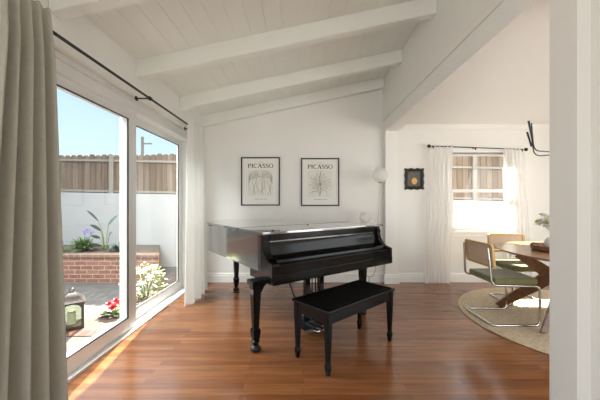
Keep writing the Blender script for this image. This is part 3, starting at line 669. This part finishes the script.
def make_chair(label):
    t = thing('dining_chair', label, 'chair', (0,0,0), 0, 'cane back chairs at the dining table')
    w, r = 0.232, 0.0118
    side = lambda s: [(-0.270, s*(w-0.022), 0.775), (-0.245, s*w, 0.412), (0.235, s*w, 0.400), (0.235, s*w, r), (-0.235, s*w, r)]
    P = fillet(side(1)+side(-1)[::-1], 0.055, 7)
    b = BM(); tube(b, P, r, 12); obj('tube_frame', b, 'chrome', t)
    b = BM()
    for k in range(1): box(b, -0.21, 0.225, -0.225, 0.225, 0.411, 0.478, 0.018, seg=3)
    obj('seat', b, 'olive', t)
    # back: bowed beech frame round a cane panel, tilted
    def bow(y, z, dx=0.0):
        return (-0.240+0.10*(0.70-z)*1.0 + 0.16*(0.24-abs(y))*(-0.22) + dx - 0.0, y, z)
    z0, z1, hw = 0.575, 0.815, 0.238
    def rr(hw_, za, zb, rad, n=6):
        c = []
        for (cy, cz_, a0) in ((hw_-rad, zb-rad, 0), (-hw_+rad, zb-rad, 90), (-hw_+rad, za+rad, 180), (hw_-rad, za+rad, 270)):
            for k in range(n+1): a = math.radians(a0+90*k/n); c.append((cy+rad*math.cos(a), cz_+rad*math.sin(a)))
        return c
    b = BM(); O, I = rr(hw, z0, z1, 0.035), rr(hw-0.028, z0+0.028, z1-0.028, 0.018)
    rg = [[b.verts.new(bow(y, z, dx)) for y, z in P_] for P_, dx in ((O, -0.002), (O, 0.024), (I, 0.024), (I, -0.002))]
    for i in range(4):
        A_, B_ = rg[i], rg[(i+1) % 4]
        for k in range(len(A_)): b.faces.new((A_[k], A_[(k+1) % len(A_)], B_[(k+1) % len(A_)], B_[k]))
    bmesh.ops.recalc_face_normals(b, faces=b.faces[:]); bk = obj('backrest', b, 'beech', t)
    b = BM(); n = 16; g = [[b.verts.new(bow(-hw+0.03+(2*hw-0.06)*i/n, z0+0.03+(z1-z0-0.06)*j/4, dx)) for i in range(n+1)] for dx in (0.009, 0.013) for j in range(5)]
    for s_ in (0, 5):
        for j in range(4):
            for i in range(n):
                q = (g[s_+j][i], g[s_+j][i+1], g[s_+j+1][i+1], g[s_+j+1][i]); b.faces.new(q if s_ else q[::-1])
    tag(obj('cane_panel', b, 'cane', bk), 'woven cane panel')
    return t
ch = make_chair('cane backed chair with olive seat, back to the living room, nearest the piano')
ch.location = (2.112, 3.105, 0.014); ch.rotation_euler = (0, 0, math.radians(0.5))
dup(ch, (2.70, 3.63, 0.014), math.radians(-92), 'cane backed chair with olive seat, facing the room in front of the dining window')
# tray, vase, flowers on the table
TZ = 0.7505
tray = thing('serving_tray', 'round wooden tray on the dining table holding the vase', 'tray', (2.60, 2.96, TZ))
bm = BM(); lathe(bm, [(0, 0), (0.20, 0), (0.218, 0.012), (0.226, 0.05), (0.226, 0.056), (0.215, 0.056), (0.207, 0.02), (0.19, 0.014), (0, 0.014)], (0,0,0), 48); obj('tray_bowl', bm, 'tray', tray)
for s in (-1,):
    bm = BM(); tube(bm, smooth_path([(s*0.222, -0.05, 0.05), (s*0.235, -0.03, 0.078), (s*0.235, 0.03, 0.078), (s*0.222, 0.05, 0.05)], 5), 0.007, 8); obj('handle', bm, 'tray', tray)
vz = TZ+0.0145
vase = thing('flower_vase', 'round white ceramic vase on the wooden tray', 'vase', (2.58, 2.97, vz))
bm = BM(); lathe(bm, [(0, 0), (0.05, 0), (0.075, 0.02), (0.09, 0.055), (0.085, 0.09), (0.06, 0.118), (0.042, 0.128), (0.046, 0.142), (0.038, 0.142), (0.034, 0.126), (0.05, 0.11), (0.0, 0.03)], (0,0,0), 32); obj('vase_body', bm, 'ceramic', vase)
# -- leaf helpers
def leaf(bm, base, direc, length, width, droop=0.3, fold=0.15, n=6, roll=0.0):
    d = Vector(direc).normalized(); side = d.cross(Vector((0,0,1)))
    side = side.normalized() if side.length > 1e-4 else Vector((1,0,0))
    side = (Matrix.Rotation(roll, 3, d) @ side); up = side.cross(d).normalized()
    p = Vector(base); prev = None
    for i in range(n+1):
        t = i/n; w = width*math.sin(PI*min(1, (t*0.94+0.06)))**0.8*0.5
        c = p + d*length*t - Vector((0,0,1))*droop*length*t*t
        L = bm.verts.new(c-side*w+up*fold*w); C_ = bm.verts.new(c); R = bm.verts.new(c+side*w+up*fold*w)
        if prev: bm.faces.new((prev[0], prev[1], C_, L)); bm.faces.new((prev[1], prev[2], R, C_))
        prev = (L, C_, R)
def blossom(bm, c, r, petals=10, rnd=random, layers=3):
    for l in range(layers):
        for k in range(petals):
            a = 2*PI*(k+0.5*l)/petals+rnd.uniform(-0.2, 0.2); e = 0.15+0.5*l
            leaf(bm, c, (math.cos(a)*math.cos(e), math.sin(a)*math.cos(e), math.sin(e)), r*(1-0.15*l), r*0.75, 0.15, 0.3, 4)
    ball(bm, c, r*0.28, 8)
R_ = random.Random(21)
bouq = thing('flower_bouquet', 'white and lime green flowers standing in the white vase', 'flowers', (2.56, 2.97, vz+0.165))
bm = BM()
for k in range(9):
    a = R_.uniform(0, 2*PI); tube(bm, [(0, 0, -0.10), (0.012*math.cos(a), 0.012*math.sin(a), 0.0), (0.07*math.cos(a), 0.07*math.sin(a), 0.07)], 0.0025, 6)
obj('stems', bm, 'stem', bouq)
bm = BM()
for k in range(90):
    a = R_.uniform(0, 2*PI); e = R_.uniform(0.1, 1.35); rad = R_.uniform(0.03, 0.12)
    c = (rad*math.cos(a)*math.cos(e), rad*math.sin(a)*math.cos(e), 0.07+rad*math.sin(e))
    leaf(bm, c, (math.cos(a), math.sin(a), R_.uniform(-0.2, 0.9)), R_.uniform(0.05, 0.08), 0.036, 0.3, 0.2, 4, R_.uniform(-1, 1))
obj('foliage', bm, 'leaf_lime', bouq)
for k, (x, y, z) in enumerate(((-0.13, -0.02, 0.15), (-0.16, 0.03, 0.10), (-0.10, 0.05, 0.18), (-0.09, -0.06, 0.10), (-0.12, 0.0, 0.07), (0.02, -0.06, 0.17), (0.08, 0.03, 0.14), (-0.185, -0.02, 0.14), (-0.05, -0.08, 0.13), (-0.14, -0.06, 0.12), (-0.17, 0.0, 0.19), (-0.07, -0.02, 0.21))):
    y -= 0.07; bm = BM(); blossom(bm, (x, y, z), 0.046, 9, R_); tube(bm, [(0, 0, 0.0), (x*0.6, y*0.6, z*0.4), (x, y, z)], 0.002, 5); tag(obj('blossom', bm, 'white_petal', bouq), 'white blossom')
# chandelier
cc = (2.75, 3.0)
chan = thing('chandelier', 'black branching chandelier hanging over the dining table', 'chandelier', (cc[0], cc[1], 2.45))
bm = BM(); lathe(bm, [(0, 0), (0.06, 0), (0.06, -0.02), (0.015, -0.03), (0, -0.03)], (0,0,0), 24); obj('canopy', bm, 'black', chan)
bm = BM(); tube(bm, [(0, 0, -0.02), (0, 0, -0.71)], 0.008, 10); ball(bm, (0, 0, -0.70), 0.03, 14); obj('stem', bm, 'black', chan)
for az, r, zb, ztp in ((192, 0.475, 1.765, 2.06), (163, 0.33, 1.735, 2.00), (240, 0.45, 1.75, 2.03), (300, 0.45, 1.74, 2.05), (0, 0.45, 1.75, 2.02), (55, 0.42, 1.74, 2.04)):
    c, s = math.cos(math.radians(az)), math.sin(math.radians(az)); lean = 0.035
    bm = BM(); tube(bm, fillet([(0, 0, 1.755-2.45), (c*(r-0.03), s*(r-0.03), zb-2.45), (c*r, s*r, ztp-0.02-2.45)], 0.07, 7), 0.0055, 8); ar = obj('arm', bm, 'black', chan)
    bm = BM(); tube(bm, [(c*(r-0.006), s*(r-0.006), ztp-0.16-2.45), (c*(r+lean), s*(r+lean), ztp-2.45)], 0.0095, 12); obj('candle_sleeve', bm, 'black', ar)
# ------------------------------------------------------------------ GARDEN
GZ = -0.20
bm = BM(); box(bm, -25, 25, -20, 40, GZ-0.2, GZ)
struct('ground', bm, 'patio', 'grey stone patio outside', 'ground')
WY = 6.5
bm = BM()
prism(bm, [(-14, GZ), (9, GZ), (9, 1.15), (3.95, 1.282), (-3.0, 1.422), (-14, 1.64)], XZ, WY, WY+0.2)
struct('garden_wall', bm, 'stucco', 'white rendered garden wall under the fence', 'wall')
# fence on top
fence = thing('wooden_fence', 'weathered cedar board fence on top of the white garden wall', 'fence', (0, WY+0.1, 1.35))
def ft(x): return 2.345 - 1.35 + 0.012*(x+3.4)
def fb_(x): return (1.422 - 0.0201*(x+3.0)) - 1.35
bm = BM(); x = -13.0
rf = random.Random(5)
while x < 8.5:
    w = 0.14; dz = rf.uniform(-0.012, 0.012); z0, z1 = fb_(x)-0.0, ft(x)+dz
    prism(bm, [(x, z0), (x+w-0.006, z0), (x+w-0.006, z1-0.03), (x+w-0.035, z1), (x+0.03, z1), (x, z1-0.03)], XZ, 0.02, 0.038)
    x += w
obj('board_panel', bm, 'fence', fence, False)
for dz, hh in ((-0.13, 0.05), (-0.80, 0.05)):
    bm = BM()
    zl, zr = (2.147-1.35+0.0188*9.6, 2.147-1.35-0.0188*11.9) if dz > -0.5 else (fb_(-13)+0.02, fb_(8.5)+0.02)
    prism(bm, [(-13, zl), (8.5, zr), (8.5, zr+hh), (-13, zl+hh)], XZ, -0.025, 0.018); obj('rail', bm, 'rail', fence)
for x in (-9.4, -6.9, at(108.5, 6.45), -1.8, 1.2, at(477.5, 6.45), 6.4):
    bm = BM(); box(bm, x-0.045, x+0.045, -0.07, -0.026, fb_(x), ft(x)-0.02, 0.004); obj('post', bm, 'rail', fence)
# raised brick planter
pl = thing('brick_planter', 'raised red brick planter bed against the white garden wall', 'planter', (-4.2, 5.2, GZ), 0, None, None)
PZ = 0.305
EX0, EX1 = at(158.5, 5.2), at(160, 6.49)
poly = [(-9.0, 5.2), (EX0, 5.2), (EX1, WY-0.01), (-9.0, WY-0.01)]
lo = [(a+4.2, b-5.2) for a, b in poly]
bm = BM(); prism(bm, lo, XY, 0.0, PZ-GZ-0.05); obj('brick_wall', bm, 'brick', pl, False)
bm = BM(); cap = [(-9.0, 5.18), (EX0+0.02, 5.18), (EX0-0.08, 5.41), (-9.0, 5.41)]
prism(bm, [(a+4.2, b-5.2) for a, b in cap], XY, PZ-GZ-0.05, PZ-GZ, 0.004); tag(obj('brick_cap', bm, 'cap', pl), 'brick capping course')
bm = BM(); prism(bm, [(a+4.2, b-5.2) for a, b in ((-9.0, 5.41), (EX0-0.10, 5.41), (EX1-0.01, WY-0.01), (-9.0, WY-0.01))], XY, PZ-GZ-0.05, PZ-GZ-0.012); tag(obj('soil', bm, 'soil', pl), 'dark planting soil')
# landing of pavers with a border course
LX0, LX1 = -2.46, -1.825
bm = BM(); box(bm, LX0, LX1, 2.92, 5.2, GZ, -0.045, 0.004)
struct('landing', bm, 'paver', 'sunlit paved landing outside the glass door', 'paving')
bm = BM(); box(bm, LX0-0.3, LX1, 2.80, 2.92, GZ, -0.043, 0.004)
struct('landing_border', bm, 'header_brick', 'red brick border course at the edge of the landing', 'paving')
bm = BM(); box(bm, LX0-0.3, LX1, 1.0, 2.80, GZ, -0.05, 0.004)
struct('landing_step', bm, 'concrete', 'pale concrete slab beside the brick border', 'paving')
# lantern
ln = thing('garden_lantern', 'dark metal lantern with glass sides on the landing outside', 'lantern', (-2.395, 3.0, -0.045), math.radians(38))
bm = BM(); w = 0.092
box(bm, -w-0.012, w+0.012, -w-0.012, w+0.012, 0, 0.035, 0.004)
for sx in (-1, 1):
    for sy in (-1, 1): box(bm, sx*w-0.011, sx*w+0.011, sy*w-0.011, sy*w+0.011, 0.03, 0.265, 0.003)
def arch(b, mapf, d0, d1):
    hw = w-0.008; pts = [(-hw, 0.265), (-hw, 0.20)]+[(-(hw-0.004)*math.cos(PI*k/12), 0.20+0.055*math.sin(PI*k/12)) for k in range(13)]+[(hw, 0.20), (hw, 0.265)]
    prism(b, pts, mapf, d0, d1)
for s in (-1, 1):
    arch(bm, XZ, s*w-0.004, s*w+0.004); arch(bm, YZ, s*w-0.004, s*w+0.004)
frm = obj('lantern_frame', bm, 'lantern', ln)
bm = BM()
R4 = [(w+0.02, 0.262), (w+0.022, 0.275), (w-0.005, 0.295), (w-0.02, 0.32), (w-0.045, 0.345), (0.02, 0.36), (0.014, 0.375)]
rg = [[bm.verts.new((sx*r, sy*r, z)) for sx, sy in ((-1,-1),(0,-1.0),(1,-1),(1,0),(1,1),(0,1),(-1,1),(-1,0))] for r, z in R4]
for A_, B_ in zip(rg, rg[1:]):
    for k in range(8): bm.faces.new((A_[k], A_[(k+1) % 8], B_[(k+1) % 8], B_[k]))
bm.faces.new(rg[0][::-1]); bm.faces.new(rg[-1]); bmesh.ops.recalc_face_normals(bm, faces=bm.faces[:]); obj('lantern_roof', bm, 'lantern', ln)
bm = BM(); tube(bm, [(0.02*math.cos(2*PI*k/20), 0, 0.383+0.016*math.sin(2*PI*k/20)) for k in range(20)], 0.004, 8, True); obj('ring_handle', bm, 'lantern', ln)
bm = BM(); 
for s in (-1, 1): box(bm, -w+0.01, w-0.01, s*w-0.001, s*w+0.001, 0.035, 0.25); box(bm, s*w-0.001, s*w+0.001, -w+0.01, w-0.01, 0.035, 0.25)
obj('lantern_pane', bm, 'lantern_glass', ln, False)
cd = thing('candle', 'cream pillar candle inside the garden lantern', 'candle', (-2.395, 3.0, -0.0095))
bm = BM(); lathe(bm, [(0, 0), (0.038, 0), (0.038, 0.12), (0.03, 0.123), (0, 0.118)], (0,0,0), 24); obj('wax', bm, 'candle', cd)
bm = BM(); tube(bm, [(0, 0, 0.115), (0.002, 0, 0.135)], 0.0015, 6); obj('wick', bm, 'black', cd)
# red geranium
gx, gy = at(114.5, 3.3), 3.3
ger = thing('geranium_plant', 'low plant with bright red flowers on the sunlit landing', 'plant', (gx, gy, -0.045))
bm = BM()
for k in range(26):
    a = R_.uniform(0, 2*PI); r = R_.uniform(0.0, 0.05); leaf(bm, (r*math.cos(a)-0.03, r*math.sin(a), R_.uniform(0.0, 0.05)), (math.cos(a), math.sin(a), 0.5), R_.uniform(0.06, 0.13), 0.06, 0.35, 0.2, 5)
obj('foliage', bm, 'leaf', ger)
bm = BM()
heads = [(-0.06, 0.0, 0.13), (0.0, 0.03, 0.16), (0.01, -0.04, 0.11), (0.05, 0.02, 0.15), (-0.02, -0.02, 0.09)]
for p in heads: tube(bm, [(p[0]*0.2, p[1]*0.2, 0.0), (p[0]*0.7, p[1]*0.7, p[2]*0.6), p], 0.003, 6)
obj('stem', bm, 'stem', ger)
for p in heads:
    bm = BM(); blossom(bm, p, 0.052, 9, R_); tag(obj('blossom', bm, 'red_petal', ger), 'red flower head')
# white rose bush
qx, qy = at(146, 3.95), 3.95
ros = thing('rose_bush', 'yellow green bush with white roses beyond the farther glass panel', 'bush', (qx, qy, -0.045))
bm = BM()
for k in range(10):
    a = R_.uniform(0, 2*PI); r = R_.uniform(0.08, 0.24); tube(bm, [(0.02*math.cos(a), 0.02*math.sin(a), 0), (r*0.5*math.cos(a), r*0.5*math.sin(a), 0.16), (r*math.cos(a), r*math.sin(a), R_.uniform(0.25, 0.40))], 0.005, 6)
obj('stem', bm, 'stem', ros)
bm = BM()
for k in range(330):
    a = R_.uniform(0, 2*PI); u = R_.random()**0.5; z = R_.uniform(0.02, 0.44); r = 0.25*u*(1-0.55*(z/0.5)**2)
    c = (r*math.cos(a)+0.05*math.sin(z*9), r*math.sin(a), z)
    leaf(bm, c, (math.cos(a), math.sin(a), R_.uniform(-0.3, 0.9)), R_.uniform(0.04, 0.075), 0.034, 0.3, 0.15, 4, R_.uniform(-1, 1))
obj('foliage', bm, 'leaf_y', ros)
for (px, py, dy) in ((146, 270, -0.1), (153, 267, 0.0), (150, 277, -0.2), (142, 284, -0.24), (140, 273, -0.1), (137, 290, -0.25), (123, 284, 0.05), (127, 280, 0.1), (156, 273, 0.06)):
    Y = qy+dy-0.1; bm = BM(); p = (at(px, Y)-qx, Y-qy, zt(py, Y)+0.045); blossom(bm, p, 0.058, 9, R_); tube(bm, [(p[0]*0.5, p[1]*0.5, p[2]*0.4), p], 0.003, 5); tag(obj('blossom', bm, 'white_petal', ros), 'white rose bloom')
# bird of paradise in the planter
SZ = PZ-0.012
YP = 5.75
bx_, = (at(105, YP),)
bop = thing('bird_of_paradise', 'tall plant with paddle leaves in the brick planter', 'plant', (bx_, YP, SZ))
def paddle(stem_pts, tip, width):
    st = smooth_path([Vector((at(px, YP+dy)-bx_, dy, zt(py, YP+dy)-SZ)) for px, py, dy in stem_pts], 5)
    b = BM(); tube(b, st, 0.007, 6); s_ = obj('leaf_stalk', b, 'stem', bop)
    e = st[-1]; tp = Vector((at(tip[0], YP)-bx_, tip[2], zt(tip[1], YP)-SZ)); d = tp-e
    b = BM(); leaf(b, e, d, d.length, width, 0.06, 0.25, 10, 0.9); obj('leaf_blade', b, 'leaf_b', s_)
paddle([(105, 250, 0), (103.5, 238, 0), (101, 228, 0), (98.5, 221.5, 0)], (85.5, 209.5, 0.02), 0.11)
paddle([(106, 250, 0), (107, 236, 0), (108.5, 225, 0)], (117, 214.5, 0.02), 0.10)
paddle([(104, 250, 0), (103, 240, -0.03), (101, 231, -0.04)], (92, 224, -0.06), 0.12)
paddle([(105, 250, 0), (103, 244, -0.05), (100, 238, -0.06)], (94, 235, -0.1), 0.09)
paddle([(106, 250, 0), (108, 242, -0.03), (109, 237, -0.05)], (114, 231, -0.06), 0.10)
paddle([(104, 250, 0), (101, 246, -0.08)], (92, 243, -0.15), 0.10)
paddle([(106, 250, 0), (110, 245, -0.05)], (117, 246, -0.1), 0.09)
# agapanthus and shrubs
YG = 5.65
def tuft(name, label, cat, px, mat, n, hgt, spread, seed, w=0.022):
    rnd = random.Random(seed); x = at(px, YG); t = thing(name, label, cat, (x, YG, SZ)); b = BM()
    for k in range(n):
        a = rnd.uniform(0, 2*PI); e = rnd.uniform(0.5, 1.4); leaf(b, (rnd.uniform(-0.06, 0.06), rnd.uniform(-0.05, 0.05), 0), (math.cos(a)*math.cos(e), math.sin(a)*math.cos(e), math.sin(e)), rnd.uniform(0.6, 1)*hgt*spread, w, 0.45, 0.2, 6)
    for v in b.verts: v.co.z = max(0.003, v.co.z)
    obj('foliage', b, mat, t); return t
aga = tuft('agapanthus', 'violet flowered clump with strappy leaves in the brick planter', 'plant', 83, 'leaf', 170, 0.40, 1.4, 11, 0.028)
for (px, py, r) in ((85.5, 231, 0.07), (92, 232.5, 0.045), (87, 238, 0.035)):
    b = BM(); tp = Vector((at(px, YG)-at(83, YG), 0, zt(py, YG)-SZ)); tube(b, [(0, 0, 0), tp*0.5, tp], 0.004, 6); s_ = obj('flower_stalk', b, 'stem', aga)
    b = BM(); rnd = random.Random(int(px))
    for k in range(28):
        v = Vector((rnd.gauss(0, 1), rnd.gauss(0, 1), rnd.gauss(0, 1))).normalized(); leaf(b, tp+v*r*0.35, v, r*0.75, r*0.35, 0.1, 0.3, 4, rnd.uniform(-1, 1))
    obj('flower_head', b, 'purple_petal', s_)
tuft('planter_shrub', 'blue green leafy shrub behind the door stile in the planter', 'shrub', 120, 'leaf_b', 60, 0.36, 1.0, 12, 0.05)
lv = tuft('planter_shrub', 'small leafy shrub with violet flowers at the left of the planter', 'shrub', 60, 'leaf', 50, 0.2, 1.1, 13, 0.03)
b = BM()
for k in range(3): blossom(b, (0.02+0.04*k, -0.03*k, 0.14+0.02*k), 0.04, 7, R_)
obj('flower_head', b, 'purple_petal', lv)
# utility pole and wire far beyond the fence
up = thing('utility_pole', 'distant wooden utility pole beyond the fence', 'pole', (at(142.5, 22), 22, GZ))
bm = BM(); tube(bm, [(0, 0, 0), (0, 0, zt(137, 22)-GZ)], 0.11, 10); obj('pole', bm, 'rail', up)
bm = BM(); box(bm, -0.1, 0.7, -0.06, 0.06, zt(143, 22)-GZ-0.1, zt(143, 22)-GZ, 0.01); obj('crossarm', bm, 'rail', up)
bm = BM(); tube(bm, smooth_path([(at(146, 22), 22, zt(143, 22)), (at(110, 20), 20, zt(112, 20)), (at(90, 17), 17, zt(96, 17)), (at(40, 14), 14, zt(40, 14))], 6), 0.012, 6)
# ------------------------------------------------------------------ LIGHT
bm.free()
w = bpy.data.worlds.new('World'); scene.world = w; w.use_nodes = True; nt = w.node_tree
bg = nt.nodes['Background']
SUN_AZ = Vector((-0.155, 1.0, 0)).normalized(); EL = math.radians(44.5)
tcw = nt.nodes.new('ShaderNodeTexCoord'); sepw = nt.nodes.new('ShaderNodeSeparateXYZ'); rmp = nt.nodes.new('ShaderNodeValToRGB')
nt.links.new(tcw.outputs['Generated'], sepw.inputs[0]); nt.links.new(sepw.outputs['Z'], rmp.inputs['Fac'])
e = rmp.color_ramp.elements
e[0].position = 0.0; e[0].color = (0.50, 0.56, 0.60, 1); e[1].position = 1.0; e[1].color = (1.0, 1.0, 1.0, 1)
for p, c in ((0.10, (0.35, 0.44, 0.53, 1)), (0.33, (0.265, 0.375, 0.52, 1)), (0.60, (0.80, 0.86, 0.92, 1))):
    q = e.new(p); q.color = c
nt.links.new(rmp.outputs['Color'], bg.inputs['Color']); 
mrw = nt.nodes.new('ShaderNodeMapRange'); mrw.interpolation_type = 'SMOOTHSTEP'
for k_, v_ in (('From Min', 0.36), ('From Max', 0.80), ('To Min', 1.4), ('To Max', 2.0)): mrw.inputs[k_].default_value = v_
nt.links.new(sepw.outputs['Z'], mrw.inputs['Value']); nt.links.new(mrw.outputs[0], bg.inputs['Strength'])
sd = bpy.data.lights.new('Sun', 'SUN'); sd.energy = 22.0; sd.angle = math.radians(0.6); sd.color = (1.0, 0.93, 0.82)
so = bpy.data.objects.new('Sun', sd); COL.objects.link(so)
sun_dir = Vector((SUN_AZ.x*math.cos(EL), SUN_AZ.y*math.cos(EL), math.sin(EL)))
so.rotation_euler = sun_dir.to_track_quat('Z', 'Y').to_euler(); so.location = (0, 8, 8)
def area(name, loc, target, sx, sy, energy, col):
    d = bpy.data.lights.new(name, 'AREA'); d.shape = 'RECTANGLE'; d.size = sx; d.size_y = sy; d.energy = energy; d.color = col
    o = bpy.data.objects.new(name, d); COL.objects.link(o); o.location = loc
    o.rotation_euler = (Vector(loc)-Vector(target)).to_track_quat('Z', 'Y').to_euler(); return o
area('rear_fill', (-0.1, YF-0.1, 1.3), (-0.1, 2, 2.3), 2.3, 1.9, 8, (1.0, 0.985, 0.96))  # added fill lamp behind the camera, in the made-up rear opening
area('door_fill', (-3.0, 2.9, 3.7), (-0.6, 2.9, 0.2), 2.8, 1.3, 210, (1.0, 0.99, 0.97))  # added fill lamp outside, above view, brightening the room through the door
area('side_fill', (XL-0.05, -1.55, 1.2), (1.3, 0.6, 2.3), 2.0, 1.7, 30, (1.0, 0.99, 0.97))  # added fill lamp in the left wall's unseen opening
area('front_fill', (3.2, DF-0.1, 1.28), (2.6, 3.5, 1.3), 1.9, 1.6, 19, (1.0, 0.985, 0.96))  # added fill lamp for dining surfaces that face the camera
area('dining_fill', (XR+0.05, 1.8, 1.3), (0.5, 2.0, 2.6), 2.2, 1.8, 22, (1.0, 0.99, 0.96))  # added fill lamp in the dining side opening, out of view
# ------------------------------------------------------------------ CAMERA
cd_ = bpy.data.cameras.new('Camera'); cam = bpy.data.objects.new('Camera', cd_); COL.objects.link(cam); scene.camera = cam
cam.location = (0, 0, H); cam.rotation_euler = (PI/2, 0, 0)
cd_.sensor_width = 36; cd_.lens = F/600*36; cd_.shift_x = -(CX-300)/600; cd_.shift_y = (CY-200)/600; cd_.clip_start = 0.05; cd_.clip_end = 200
vs = scene.view_settings; vs.view_transform = 'Standard'; vs.look = 'None'; vs.exposure = 0.88; vs.gamma = 1.0; vs.use_curve_mapping = False
